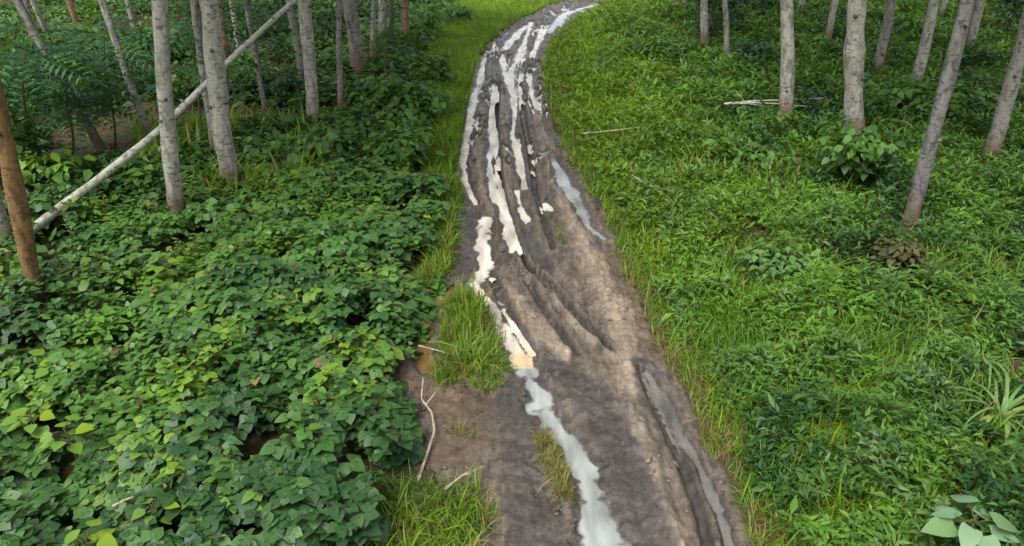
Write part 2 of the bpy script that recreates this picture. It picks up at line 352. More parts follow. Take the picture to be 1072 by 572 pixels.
# ---- puddles: one sheet for each pool, lying at the water level; the mud round it makes the shore
def water_material():
    m, n, l = mat_new('silty_water')
    at = n.new('ShaderNodeAttribute'); at.attribute_name = 'col'
    tc = n.new('ShaderNodeTexCoord'); no = n.new('ShaderNodeTexNoise'); no.inputs['Scale'].default_value = 1.5; no.inputs['Detail'].default_value = 3; no.inputs['Roughness'].default_value = .5
    mpw = n.new('ShaderNodeMapping'); mpw.inputs['Scale'].default_value = (2.5, .8, 1); l.new(tc.outputs['Object'], mpw.inputs[0]); l.new(mpw.outputs[0], no.inputs['Vector'])
    mr = n.new('ShaderNodeMapRange'); mr.inputs['From Min'].default_value = .32; mr.inputs['From Max'].default_value = .62; mr.inputs['To Min'].default_value = .45; mr.inputs['To Max'].default_value = 1.2; l.new(no.outputs[0], mr.inputs['Value'])
    sc = n.new('ShaderNodeVectorMath'); sc.operation = 'SCALE'; l.new(at.outputs['Color'], sc.inputs[0]); l.new(mr.outputs[0], sc.inputs['Scale'])
    p = n.new('ShaderNodeBsdfPrincipled'); l.new(sc.outputs[0], p.inputs['Base Color'])
    p.inputs['Roughness'].default_value = .03; p.inputs['IOR'].default_value = 1.33; p.inputs['Specular IOR Level'].default_value = .5
    n2 = n.new('ShaderNodeTexNoise'); n2.inputs['Scale'].default_value = 14; n2.inputs['Detail'].default_value = 2; l.new(tc.outputs['Object'], n2.inputs['Vector'])
    b = n.new('ShaderNodeBump'); b.inputs['Strength'].default_value = .12; b.inputs['Distance'].default_value = .01
    mpr = n.new('ShaderNodeMapping'); mpr.inputs['Scale'].default_value = (1, .5, 1); l.new(tc.outputs['Object'], mpr.inputs[0]); l.new(mpr.outputs[0], n2.inputs['Vector'])
    l.new(n2.outputs[0], b.inputs['Height']); l.new(b.outputs[0], p.inputs['Normal'])
    dp = n.new('ShaderNodeAttribute'); dp.attribute_name = 'depth'
    al = n.new('ShaderNodeMapRange'); al.inputs['From Min'].default_value = -.004; al.inputs['From Max'].default_value = .013; al.inputs['To Min'].default_value = 0
    l.new(dp.outputs['Fac'], al.inputs['Value']); l.new(al.outputs[0], p.inputs['Alpha'])
    o = n.new('ShaderNodeOutputMaterial'); l.new(p.outputs[0], o.inputs[0]); return m
M_WATER = water_material()
TINTS = np.array([[.50, .455, .38], [.17, .112, .046], [.22, .235, .225], [.21, .205, .19]])
Wm = (Z < WLEV+.010) & (out < .02) & (WQ < 1.8)
cell = Wm[:-1, :-1] | Wm[1:, :-1] | Wm[:-1, 1:] | Wm[1:, 1:]
lab = np.zeros(cell.shape, int); nlab = 0
R_, C_ = cell.shape
for r0, c0 in zip(*np.nonzero(cell)):
    if lab[r0, c0]: continue
    nlab += 1; st = [(r0, c0)]; lab[r0, c0] = nlab
    while st:
        r, c = st.pop()
        for a, b in ((r-1, c), (r+1, c), (r, c-1), (r, c+1)):
            if 0 <= a < R_ and 0 <= b < C_ and cell[a, b] and not lab[a, b]: lab[a, b] = nlab; st.append((a, b))
cnt = np.bincount(lab.ravel())
flat_q = quads.reshape(R_, C_, 4)
for k in range(1, nlab+1):
    if cnt[k] < 24: continue
    q = flat_q[lab == k]; used, inv = np.unique(q, return_inverse=True)
    V = np.stack([XX.ravel()[used], YY.ravel()[used], np.full(len(used), WLEV)], -1)
    tn = TINT.ravel()[used].astype(int)
    C = TINTS[tn]
    # the big cream pool turns ochre at its lower end
    oc = sstep(.55, .1, np.hypot(V[:, 0]-ground(551, 377)[0], V[:, 1]-ground(551, 377)[1]))[:, None]*(tn == 0)[:, None]
    C = C*(1-.75*oc)+np.array([.36, .26, .13])*.75*oc
    tag(link('puddle', new_mesh('puddle', V, inv.reshape(q.shape), C, True, {'depth': np.where(tn == 3, np.minimum(.004, (WLEV-Z.ravel()[used])*.5), WLEV-Z.ravel()[used])}), M_WATER), kind='structure')

# ------------------------------------------------------------------ ground sheet
def soil_material():
    m, n, l = mat_new('forest_soil')
    tc = n.new('ShaderNodeTexCoord')
    n1 = n.new('ShaderNodeTexNoise'); n1.inputs['Scale'].default_value = 1.3; n1.inputs['Detail'].default_value = 8; l.new(tc.outputs['Object'], n1.inputs['Vector'])
    n2 = n.new('ShaderNodeTexNoise'); n2.inputs['Scale'].default_value = 12; n2.inputs['Detail'].default_value = 6; l.new(tc.outputs['Object'], n2.inputs['Vector'])
    r = n.new('ShaderNodeValToRGB'); e = r.color_ramp.elements
    e[0].position = .35; e[0].color = (.030, .021, .013, 1); e[1].position = .68; e[1].color = (.095, .060, .034, 1); l.new(n2.outputs[0], r.inputs[0])
    r2 = n.new('ShaderNodeValToRGB'); r2.color_ramp.elements[0].position = .45; r2.color_ramp.elements[1].position = .6; l.new(n1.outputs[0], r2.inputs[0])
    mx = n.new('ShaderNodeMixRGB'); mx.inputs[2].default_value = (.030, .045, .014, 1); l.new(r2.outputs[0], mx.inputs[0]); l.new(r.outputs[0], mx.inputs[1])
    p = n.new('ShaderNodeBsdfPrincipled'); p.inputs['Roughness'].default_value = .95; p.inputs['Specular IOR Level'].default_value = .15; l.new(mx.outputs[0], p.inputs['Base Color'])
    b = n.new('ShaderNodeBump'); b.inputs['Strength'].default_value = .8; b.inputs['Distance'].default_value = .05; l.new(n2.outputs[0], b.inputs['Height']); l.new(b.outputs[0], p.inputs['Normal'])
    o = n.new('ShaderNodeOutputMaterial'); l.new(p.outputs[0], o.inputs[0]); return m
M_SOIL = soil_material()
def axis(lo, hi, c, step, grow):
    a = [0.0]
    while a[-1] < hi-c: a.append(a[-1]+step*(1+grow*a[-1]))
    b = [0.0]
    while b[-1] < c-lo: b.append(b[-1]+step*(1+grow*b[-1]))
    return np.array(sorted(set([c-v for v in b]+[c+v for v in a])))
gx = axis(-400, 400, 0, .2, .14); gy = axis(-300, 600, 6, .36, .055)
GX, GY = np.meshgrid(gx, gy)
def ground_h(X, Y):
    GL, GR = xl_f(Y), xr_f(Y)
    inside = np.minimum(X-GL, GR-X)
    return .03+(fbm(X, Y, 1.7, 3, 8)-.5)*.12-.5*sstep(.02, .4, inside)
GZ = ground_h(GX, GY)
gi = np.arange(GX.size).reshape(GX.shape)
gq = np.stack([gi[:-1, :-1], gi[:-1, 1:], gi[1:, 1:], gi[1:, :-1]], -1).reshape(-1, 4)
tag(link('ground', new_mesh('ground', np.stack([GX, GY, GZ], -1).reshape(-1, 3), gq, None, True), M_SOIL), kind='structure')

# ------------------------------------------------------------------ leaf shapes
def leaf_shape(w=.62, n=5, fold=.10, droop=.18, heart=0.0, lobes=0.0):
    """ovate leaf along +Y from the origin, length 1, folded along the midrib and drooping; returns V, F (tris)"""
    t = np.linspace(0, 1, n+1); V = [(0, 0, 0)]; F = []
    prof = lambda s: w*.5*(np.sin(np.pi*s**.62)**.85)*(1+lobes*np.cos(s*math.pi*3.2))
    for i in range(1, n):
        y = t[i]; h = prof(y); dz = -droop*y*y
        V += [(-h, y-heart*(1-y)*.25, dz+fold*h*1.6), (0, y, dz), (h, y-heart*(1-y)*.25, dz+fold*h*1.6)]
    V.append((0, 1, -droop)); T = len(V)-1
    F += [(0, 2, 1), (0, 3, 2)]
    for i in range(n-2):
        a = 1+3*i; b = a+3
        F += [(a, a+1, b+1), (a, b+1, b), (a+1, a+2, b+2), (a+1, b+2, b+1)]
    a = 1+3*(n-2); F += [(a, a+1, T), (a+1, a+2, T)]
    return np.array(V, float), np.array(F)
def combine(parts):
    """parts: (V, F, yaw, scale, offset)"""
    Vs, Fs, k = [], [], 0
    for V, F, yaw, s, off, pitch in parts:
        c, d = math.cos(pitch), math.sin(pitch)
        W = V*s; W = np.stack([W[:, 0], W[:, 1]*c-W[:, 2]*d, W[:, 1]*d+W[:, 2]*c], -1)
        c, d = math.cos(yaw), math.sin(yaw)
        W = np.stack([W[:, 0]*c-W[:, 1]*d, W[:, 0]*d+W[:, 1]*c, W[:, 2]], -1)+np.array(off)
        Vs.append(W); Fs.append(F+k); k += len(V)
    return np.concatenate(Vs), np.concatenate(Fs)
T_DIA = (np.array([(0, 0, 0), (-.30, .42, .07), (0, .5, 0), (.30, .42, .07), (0, 1, -.12)], float), np.array([(0, 2, 1), (0, 3, 2), (1, 2, 4), (2, 3, 4)]))
T_LANCE = (T_DIA[0]*np.array([.55, 1, 1.3]), T_DIA[1])
T_FAR = (np.array([(0, 0, 0), (-.28, .45, .05), (0, 1, -.08), (.28, .45, .05)], float), np.array([(0, 2, 1), (0, 3, 2)]))
T_FARL = (T_FAR[0]*np.array([.6, 1, 1.2]), T_FAR[1])
T_OVATE = leaf_shape(.66, 4)
L5 = leaf_shape(.98, 4, .08, .16, .3)
T_TRI = combine([(*L5, 0, .58, (0, .30, 0), -.1), (*L5, 1.35, .52, (-.03, .26, 0), -.2), (*L5, -1.35, .52, (.03, .26, 0), -.2)])
L4 = leaf_shape(.95, 3, .08, .2)
T_TRI_LO = combine([(*L4, 0, .58, (0, .30, 0), -.1), (*L4, 1.35, .52, (-.03, .26, 0), -.2), (*L4, -1.35, .52, (.03, .26, 0), -.2)])
T_HERB = combine([(*T_DIA, a, .5+.1*(i % 2), (0, 0, 0), .25) for i, a in enumerate((0, 1.5, 3.1, -1.6))])
def blade_shape(seg=3, w=.05, bend=.55):
    V = []; F = []
    for i in range(seg+1):
        s = i/seg; a = s*bend*1.3; y = math.sin(a)*s*.8; z = s*math.cos(a*.8); h = w*.5*(1-s**1.6)
        if i < seg: V += [(-h, y, z), (h, y, z)]
        else: V.append((0, y, z))
    for i in range(seg-1):
        a = 2*i; F += [(a, a+1, a+3), (a, a+3, a+2)]
    a = 2*(seg-1); F.append((a, a+1, a+2)); return np.array(V, float), np.array(F)
T_BLADE = blade_shape(3, .055, .7)
T_BLADE2 = blade_shape(2, .075, .95)
def pinnate(n=7):
    q = (np.array([(0, 0, 0), (-.035, .11, .0), (0, .24, -.03), (.035, .11, 0)], float), np.array([(0, 3, 2), (0, 2, 1)]))
    P = []
    for i in range(n):
        s = .16+.8*i/(n-1); y = s; z = -.28*s*s; k = 1.15-.5*abs(s-.5)
        for sg in (-1, 1): P.append((*q, -sg*1.15, k, (sg*.01, y, z), -.1))
    P.append((np.array([(-.008, 0, 0), (.008, 0, 0), (0, 1, -.28)], float), np.array([(0, 1, 2)]), 0, 1, (0, 0, 0), 0))
    return combine(P)
T_PIN = pinnate()

def scatter(T, pos, yaw, pitch, roll, scale, col):
    """many copies of a leaf shape in one mesh: rotate about Y (roll), X (pitch), Z (yaw); returns V, F, C"""
    V, F = T; n = len(pos); m = len(V)
    W = V[None]*scale[:, None, None]
    def rot(a, b, ang):
        c, s = np.cos(ang)[:, None], np.sin(ang)[:, None]
        x, y = W[:, :, a]*c-W[:, :, b]*s, W[:, :, a]*s+W[:, :, b]*c
        W[:, :, a] = x; W[:, :, b] = y
    W = W.copy(); rot(2, 0, roll); rot(1, 2, pitch); rot(0, 1, yaw)
    W += pos[:, None, :]
    FF = F[None]+(np.arange(n)*m)[:, None, None]
    return W.reshape(-1, 3), FF.reshape(-1, F.shape[1]), np.repeat(col, m, 0)
def merge(parts):
    Vs, Fs, Cs, k = [], [], [], 0
    for V, F, C in parts:
        Vs.append(V); Fs.append(F+k); Cs.append(C); k += len(V)
    return np.concatenate(Vs), np.concatenate(Fs), np.concatenate(Cs)
def mixc(a, b, t):
    return np.array(a)[None]*(1-t[:, None])+np.array(b)[None]*t[:, None]

# ------------------------------------------------------------------ where what grows (zones drawn on the ground)
STRIP = np.array([(0, 95), (20, 70), (60, 52), (100, 36), (150, 30), (200, 26), (250, 22), (290, 14), (320, 2), (600, 0)], float)  # lime verge, width in px
def zones(X, Y, z=.2):
    px, py = project(X, Y, z)
    GL, GR = xl_f(Y), xr_f(Y)
    return px, py, X-GL, X-GR     # dl < 0 left of the mud; dr > 0 right of it
def sample(n, x0, x1, y0, y1, d0=9.0, power=1.25):
    """random points, thinner with distance"""
    out = []; tot = 0
    while tot < n:
        X = rng.uniform(x0, x1, n); Y = rng.uniform(y0, y1, n)
        d = np.hypot(Y, CAM_H); k = rng.random(n) < np.minimum(1, (d0/d)**power)
        k &= np.abs(X) < 1.5+Y*.85
        out.append(np.stack([X[k], Y[k]], -1)); tot += k.sum()
    return np.concatenate(out)[:n].T
def carpet_h(X, Y):
    GL = xl_f(Y); d = GL-X
    h = .12+.85*fbm(X, Y, 1.5, 3, 11)+.55*(fbm(X, Y, .55, 2, 12)-.5)
    return h*sstep(-.12, .6, d)**.5
def slope_yaw(hf, X, Y, e=.08):
    gx_ = (hf(X+e, Y)-hf(X-e, Y))/(2*e); gy_ = (hf(X, Y+e)-hf(X, Y-e))/(2*e)
    return gx_, gy_

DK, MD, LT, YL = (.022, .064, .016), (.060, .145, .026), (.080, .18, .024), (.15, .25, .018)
# ---- the broadleaf creeper on the left
creeper = tag(empty('creeper', (*ground(200, 420)[:2], 0)), 'dense dark green broadleaf creeper carpeting the ground left of the track', 'creeper')
cx0, cy0 = creeper.location.x, creeper.location.y
def creeper_points(n):
    X, Y = sample(n, -17, .2, 2.3, 21, 9, 1.3)
    px, py, dl, dr = zones(X, Y, .35)
    strip = np.interp(py, STRIP[:, 0], STRIP[:, 1])
    lim = np.interp(py, [0, 200, 290, 330, 400, 470, 520, 572, 700], [380, 452, 448, 428, 420, 424, 402, 352, 300])
    lim = lim+(fbm(X, Y, .5, 2, 13)-.5)*50
    far = np.interp(px, [-200, 0, 180, 300, 380, 460], [250, 240, 190, 160, 140, 130])+(fbm(X, Y, 1.2, 2, 14)-.5)*60
    k = (px < lim) & (py > far)
    k &= fbm(X, Y, .36, 2, 15) > .395
    k &= ((px-275)/34)**2+((py-552)/20)**2 > 1
    return X[k], Y[k]
X, Y = creeper_points(86000)
print('creeper', len(X))
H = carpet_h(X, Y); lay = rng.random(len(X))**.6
Zc = np.maximum(ground_h(X, Y), -.02)+H*(.25+.75*lay)
gxs, gys = slope_yaw(carpet_h, X, Y)
base_yaw = np.arctan2(gxs, -gys)+rng.normal(0, .9, len(X))        # leaf tips point downhill, loosely
yaw = np.where(rng.random(len(X)) < .6, base_yaw, rng.uniform(0, 2*math.pi, len(X)))
pitch = rng.normal(-.10, .27, len(X)); roll = rng.normal(0, .25, len(X))
size = np.clip(rng.lognormal(math.log(.18), .27, len(X)), .09, .32)
tone = np.clip(.38+1.9*(fbm(X, Y, 1.1, 3, 16)-.5)+rng.normal(0, .24, len(X))+.5*(lay-.6)+.30*sstep(8.5, 12, Y)+.15*sstep(-4, -1.5, X), 0, 1.35)  # topmost leaves lighter, deeper ones darker: shade inside the carpet put into colour
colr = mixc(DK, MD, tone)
yf = sstep(.54, .70, fbm(X, Y, .9, 3, 17))*(rng.random(len(X)) < .6)*(lay > .4)*(.55+.45*rng.random(len(X)))
yf = np.maximum(yf, .8*(rng.random(len(X)) < .012))
colr = colr*(1-yf[:, None])+mixc(LT, YL, rng.random(len(X)))*yf[:, None]
blue = sstep(.45, .65, fbm(X, Y, .7, 2, 18))*.5
colr = colr*(1-blue[:, None])+(colr*np.array([1.05, 1.0, 1.35]))*blue[:, None]
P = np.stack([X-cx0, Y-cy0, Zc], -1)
# the 300 largest-looking leaves: nearest, topmost, in the picture
px, py = project(X, Y, Zc)
cand = np.nonzero((lay > .72) & (px > 0) & (px < 440) & (py > 300) & (py < 575))[0]
cand = cand[np.argsort(Y[cand]-lay[cand]*1.0-size[cand]*6)][:300]
mask = np.ones(len(X), bool); mask[cand] = False
dead = mask & (rng.random(len(X)) < .007); colr[dead] = mixc((.10, .07, .025), (.17, .14, .04), rng.random(dead.sum()))
single = mask & (fbm(X, Y, .8, 2, 19)+.25*rng.random(len(X)) > .70)
colr[single & ~dead] *= np.array([1.25, 1.2, .9])
near = mask & (Y < 8.5) & ~single; farm = mask & ~near & ~single
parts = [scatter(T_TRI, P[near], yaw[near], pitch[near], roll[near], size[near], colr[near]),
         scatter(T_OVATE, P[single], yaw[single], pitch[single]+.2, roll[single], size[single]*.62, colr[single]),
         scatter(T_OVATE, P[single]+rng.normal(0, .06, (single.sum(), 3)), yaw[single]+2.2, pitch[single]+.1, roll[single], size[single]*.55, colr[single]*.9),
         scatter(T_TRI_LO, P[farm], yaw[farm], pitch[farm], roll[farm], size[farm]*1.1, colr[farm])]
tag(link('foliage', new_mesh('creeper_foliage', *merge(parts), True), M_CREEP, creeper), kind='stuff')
leaf_meshes = {}
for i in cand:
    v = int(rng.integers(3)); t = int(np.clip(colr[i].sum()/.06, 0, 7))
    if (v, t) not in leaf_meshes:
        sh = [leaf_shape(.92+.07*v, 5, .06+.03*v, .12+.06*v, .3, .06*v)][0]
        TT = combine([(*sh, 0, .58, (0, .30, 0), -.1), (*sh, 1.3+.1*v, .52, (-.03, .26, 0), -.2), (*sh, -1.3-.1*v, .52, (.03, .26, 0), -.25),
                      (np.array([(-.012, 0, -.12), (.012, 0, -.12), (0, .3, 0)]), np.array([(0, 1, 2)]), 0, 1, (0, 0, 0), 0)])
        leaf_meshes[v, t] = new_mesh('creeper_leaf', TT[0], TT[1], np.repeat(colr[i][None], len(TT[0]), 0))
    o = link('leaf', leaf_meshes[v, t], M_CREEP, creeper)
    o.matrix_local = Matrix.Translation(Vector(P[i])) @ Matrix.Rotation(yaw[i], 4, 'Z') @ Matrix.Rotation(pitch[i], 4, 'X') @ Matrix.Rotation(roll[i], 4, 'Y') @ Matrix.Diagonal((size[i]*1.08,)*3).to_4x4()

# ---- mixed undergrowth: left behind the creeper, and the herbs on the right
def under_h(X, Y):
    return .10+1.0*np.clip(fbm(X, Y, 2.6, 3, 21)-.28, 0, 1)+.35*(fbm(X, Y, .7, 2, 22)-.4)
X, Y = sample(150000, -46, 2.5, 8, 56, 12, 1.35)
px, py, dl, dr = zones(X, Y, .35)
strip = np.interp(py, STRIP[:, 0], STRIP[:, 1])
far = np.interp(px, [-200, 0, 180, 300, 380, 460], [262, 252, 205, 178, 160, 150])+(fbm(X, Y, 1.2, 2, 14)-.5)*60
edge = project(xl_f(Y), Y, .1)[0]-strip*(.75+.5*fbm(X, Y, 1.0, 2, 24))
bare = sstep(.50, .60, fbm(X, Y, 2.2, 3, 25))*sstep(430, 330, px)
k = (py < far) & (px < edge) & (rng.random(len(X)) > bare*.93)
X, Y, px, py = X[k], Y[k], px[k], py[k]
lay = rng.random(len(X))**.55
Zu = ground_h(X, Y)+np.clip(under_h(X, Y), .08, 2)*(.1+.9*lay)
tone = np.clip(.46+1.7*(fbm(X, Y, 1.6, 3, 26)-.5)+rng.normal(0, .2, len(X))+sstep(380, 470, px)*.25, 0, 1)
colr = mixc((.020, .058, .014), (.070, .16, .024), tone)
yf = sstep(.60, .70, fbm(X, Y, 1.4, 3, 27))*(rng.random(len(X)) < .5)
colr = colr*(1-yf[:, None])+mixc(LT, (.15, .24, .025), rng.random(len(X)))*yf[:, None]
size = np.clip(rng.normal(.16, .04, len(X)), .07, .3)*(1+.02*(Y-10))
n = len(X); print('under', n)
pos = np.stack([X, Y, Zu], -1); yw = rng.uniform(0, 6.3, n); pt = rng.normal(-.15, .45, n); rl = rng.normal(0, .4, n)
parts = merge([scatter(T, pos[m], yw[m], pt[m], rl[m], size[m]*1.25, colr[m]) for T, m in ((T_DIA, Y < 20), (T_FAR, Y >= 20))])
tag(link('undergrowth', new_mesh('undergrowth', *parts), M_LEAF), 'dark low leafy undergrowth covering the forest floor between the left trees', 'undergrowth', kind='stuff')

def weed_h(X, Y):
    d = np.clip(X-xr_f(Y), 0, 9)
    return (.10+.85*np.clip(fbm(X, Y, 1.8, 3, 31)-.25, 0, 1)+1.15*(fbm(X, Y, .65, 2, 32)-.42))*(.30+.70*sstep(0, 2.2, d))
X, Y = sample(330000, -1, 48, 2.2, 58, 8, 1.55)
px, py, dl, dr = zones(X, Y, .3)
k = (dr > .12+.35*fbm(X, Y, .5, 2, 33)) & (fbm(X, Y, .5, 3, 34) > .34)
lime = sstep(5.0, 1.0, dr+4.5*(fbm(X, Y, 1.8, 3, 35)-.5))*sstep(6, 12, Y)*(.55+.45*sstep(12, 20, Y))
k &= rng.random(len(X)) > lime*.55
X, Y, dr, lime = X[k], Y[k], dr[k], lime[k]
n = len(X); print('weeds', n)
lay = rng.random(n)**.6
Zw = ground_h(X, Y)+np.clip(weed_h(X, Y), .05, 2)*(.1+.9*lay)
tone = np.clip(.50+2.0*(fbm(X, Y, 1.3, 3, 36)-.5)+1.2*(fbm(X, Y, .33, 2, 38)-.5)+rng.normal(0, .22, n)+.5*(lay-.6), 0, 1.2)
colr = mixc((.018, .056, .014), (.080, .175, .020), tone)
colr = colr*(1-lime[:, None]*.7)+mixc((.095, .19, .010), (.19, .30, .014), rng.random(n))*lime[:, None]*.7
pale = sstep(.58, .68, fbm(X, Y, .55, 3, 37))*(rng.random(n) < .4)
colr = colr*(1-pale[:, None])+mixc((.08, .15, .06), (.12, .20, .06), rng.random(n))*pale[:, None]
size = np.clip(rng.normal(.062, .022, n), .028, .2)*(1+.055*np.clip(Y-7, 0, 40))
herb = (rng.random(n) < .28) & (Y < 12)
pos = np.stack([X, Y, Zw], -1); yw = rng.uniform(0, 6.3, n); pt = rng.normal(0, .4, n); rl = rng.normal(0, .4, n)
parts = [scatter(T_HERB, pos[herb], yw[herb], pt[herb]*.6, rl[herb]*.6, size[herb]*1.3, colr[herb]),
         *[scatter(T, pos[m], yw[m], pt[m]+.25, rl[m], size[m]*1.7, colr[m]) for T, m in ((T_LANCE, ~herb & (Y < 12)), (T_FARL, ~herb & (Y >= 12)))]]
tag(link('weeds', new_mesh('weeds', *merge(parts)), M_LEAF), 'low green weeds covering the open ground right of the track', 'weeds', kind='stuff')

# ---- grass: verges of the track, right field, islands in the mud
def grass_blades(X, Y, z, length, colr, lean=.45):
    n = len(X)
    big = Y < 11
    f = lambda T, m: scatter(T, np.stack([X, Y, z], -1)[m], rng.uniform(0, 6.3, n)[m], rng.normal(-.1, lean, n)[m], rng.normal(0, .2, n)[m], length[m], colr[m])
    return merge([f(T_BLADE, big), f(T_BLADE2, ~big)])
X, Y = sample(420000, -9, 48, 2.2, 58, 9, 1.4)
Xe = rng.uniform(0, 1, 60000); Ye = 6+44*rng.random(60000)**1.3; Xe = xl_f(Ye)+.1-Xe*(np.interp(project(xl_f(Ye), Ye, .1)[1], STRIP[:, 0], STRIP[:, 1])/FPX*np.hypot(Ye, CAM_H)*1.3+.2)
X = np.concatenate([X, Xe]); Y = np.concatenate([Y, Ye])
Xt = rng.uniform(-12, -3, 9000); Yt = rng.uniform(13, 18, 9000); X = np.concatenate([X, Xt]); Y = np.concatenate([Y, Yt])
px, py, dl, dr = zones(X, Y, .1)
strip = np.interp(py, STRIP[:, 0], STRIP[:, 1])
sw = strip/FPX*np.hypot(Y, CAM_H)
nz = fbm(X, Y, .5, 2, 41)
leftv = (dl < .03+.3*(nz-.5)) & (dl > -sw*(.8+.6*nz)-.05) & (py < 300)
corner = (dl < .05+.5*(nz-.5)) & (py > 503) & (px > 345+(nz-.5)*50) & (px < 560)
rightv = (dr > -.06+.25*(nz-.4)) & (dr < 4.2*(fbm(X, Y, 1.4, 2, 42))+.35) & (rng.random(len(X)) < .9)
field = (dr > .3) & (fbm(X, Y, 1.1, 3, 43) > .42) & (rng.random(len(X)) < .8)
feet = (px > 150) & (px < 345) & (py > 140) & (py < 215) & (fbm(X, Y, 1.2, 2, 45) > .45)
k = leftv | corner | rightv | field | feet
X, Y, px, py, dl, dr, leftv, corner, feet = [a[k] for a in (X, Y, px, py, dl, dr, leftv, corner, feet)]
n = len(X); print('grass', n)
length = np.clip(rng.normal(.26, .10, n), .08, .6)*np.where(leftv, .85, 1)*np.where(corner, .8, 1)*np.where((dr > 0), .75+.5*sstep(.1, 1.5, dr), 1)*(1+.012*np.clip(Y-8, 0, 40))*np.where(feet, 2.2, 1)
tone = np.clip(.5+1.4*(fbm(X, Y, 1.0, 3, 44)-.5)+rng.normal(0, .22, n), 0, 1)
colr = mixc((.065, .145, .010), (.17, .28, .014), tone)
dim = sstep(1.2, 5.0, dr+4.5*(fbm(X, Y, 1.8, 3, 35)-.5))*.75; colr = colr*(1-dim[:, None])+mixc((.038, .10, .016), (.10, .20, .026), tone)*dim[:, None]
farlime = sstep(14, 24, Y)[:, None]*(dim < .3)[:, None]; colr = colr*(1+.25*farlime)
dryf = (rng.random(n) < .05+.5*sstep(.25, -.05, np.minimum(np.abs(dr), np.abs(dl)))*sstep(14, 8, Y)); colr[dryf] = mixc((.16, .12, .05), (.24, .20, .09), rng.random(dryf.sum()))
tag(link('grass', new_mesh('grass', *grass_blades(X, Y, ground_h(X, Y)-.01+.0*X, length, colr)), M_GRASS), 'bright green grass growing along both edges of the track and into the field', 'grass', kind='stuff')

def isle(f, n, ln, c1, c2, label, dry=.1, rad=1.1):
    P_, W_ = f; lo = P_.min(0)-W_.max()*1.3; hi = P_.max(0)+W_.max()*1.3
    X = rng.uniform(lo[0], hi[0], n*3); Y = rng.uniform(lo[1], hi[1], n*3)
    q = fdist(X, Y, f)+(fbm(X, Y, .25, 2, 51)-.5)*.8; k = q < rad; X, Y, q = X[k][:n], Y[k][:n], q[k][:n]
    z = track_fields(X, Y)[0]-.01; m = len(X)
    c = mixc(c1, c2, np.clip(rng.normal(.5, .3, m), 0, 1)); d = rng.random(m) < dry; c[d] = mixc((.20, .14, .06), (.28, .22, .10), rng.random(d.sum()))
    L = np.clip(rng.normal(ln, ln*.35, m), .04, 1)*(1.15-.6*np.clip(q, 0, 1))*(.55+.9*fbm(X, Y, .22, 2, 52))
    cen = P_.mean(0); root = tag(empty('grass_tuft', (*cen, 0)), label, 'grass tuft')
    V, F, C = grass_blades(X-cen[0], Y*0+0, z, L, c*(.6+.8*fbm(X, Y, .3, 2, 53))[:, None], .75); V[:, 1] += 0
    # blades keep their own y
    per = len(V)//m; V[:, 1] += np.repeat(Y-cen[1], per)
    tag(link('blades', new_mesh('tuft_blades', V, F, C), M_GRASS, root), kind='stuff')
isle(F_ISLE[0], 3400, .30, (.05, .12, .012), (.17, .26, .02), 'tall bright grass tuft on a mud island beside the ochre ditch', .08)
isle(F_ISLE[1], 1700, .13, (.09, .12, .025), (.20, .22, .06), 'short yellowish grass tuft beside the blue-grey stream in the track', .35)
isle(F_ISLE[2], 500, .12, (.05, .11, .02), (.12, .20, .03), 'sparse low grass tuft in the middle of the muddy ruts', .15)
isle(F_ISLE[3], 160, .14, (.07, .12, .02), (.16, .20, .05), 'small thin grass tuft on the bare brown soil', .3)

# ---- leaf litter under the trees and on the bare bank
X, Y = sample(26000, -40, 30, 3, 50, 10, 1.2)
px, py, dl, dr = zones(X, Y, 0)
k = ((px < 430) & (dl < -.1)) | ((dl > -.1) & (dl < 1.3) & (py > 395) & (px < 545) & (rng.random(len(X)) < .18)) | ((dr > .05) & (rng.random(len(X)) < .3))
X, Y, dl, dr = X[k], Y[k], dl[k], dr[k]; n = len(X)
zz = np.where((dl > -.05) & (dr < .05), track_fields(X, Y)[0], ground_h(X, Y))+.012
colr = mixc((.06, .038, .02), (.17, .115, .06), rng.random(n))
tag(link('leaf_litter', new_mesh('leaf_litter', *scatter(T_DIA, np.stack([X, Y, zz], -1), rng.uniform(0, 6.3, n), rng.normal(0, .2, n), rng.normal(0, .3, n), np.clip(rng.normal(.085, .03, n), .03, .2)*np.where(dl > -.1, .6, 1), colr)), M_LEAF),
    'brown fallen leaves littering the soil under the trees', 'leaf litter', kind='stuff')

# ------------------------------------------------------------------ trees
def tube(pts, rad, sides=10, jit=.0, seed=0, cap=True):
    pts = np.array(pts, float); n = len(pts); rad = np.array(rad, float)
    tan = np.gradient(pts, axis=0); tan /= np.linalg.norm(tan, axis=1)[:, None]
    ref = np.array([0, 1, 0.]) if abs(tan[:, 1]).mean() < .8 else np.array([1., 0, 0])
    V = []; a = np.linspace(0, 2*math.pi, sides, endpoint=False)
    r_ = np.random.default_rng(seed)
    for i in range(n):
        x = np.cross(ref, tan[i]); x /= np.linalg.norm(x); y = np.cross(tan[i], x)
        rr = rad[i]*(1+jit*(fbm(a*1.2+seed, np.full(sides, i*.45), 1, 2, seed % 7)-.5)*2)
        V.append(pts[i]+x*(np.cos(a)*rr)[:, None]+y*(np.sin(a)*rr)[:, None])
    V = np.concatenate(V); ii = np.arange(n*sides).reshape(n, sides); jj = np.roll(ii, -1, 1)
    F = np.stack([ii[:-1], jj[:-1], jj[1:], ii[1:]], -1).reshape(-1, 4)
    if cap:
        V = np.concatenate([V, pts[:1], pts[-1:]]); b, t = len(V)-2, len(V)-1
        F2 = np.concatenate([np.stack([jj[0], ii[0], np.full(sides, b)], -1), np.stack([ii[-1], jj[-1], np.full(sides, t)], -1)])
        return V, [F, F2]
    return V, [F]

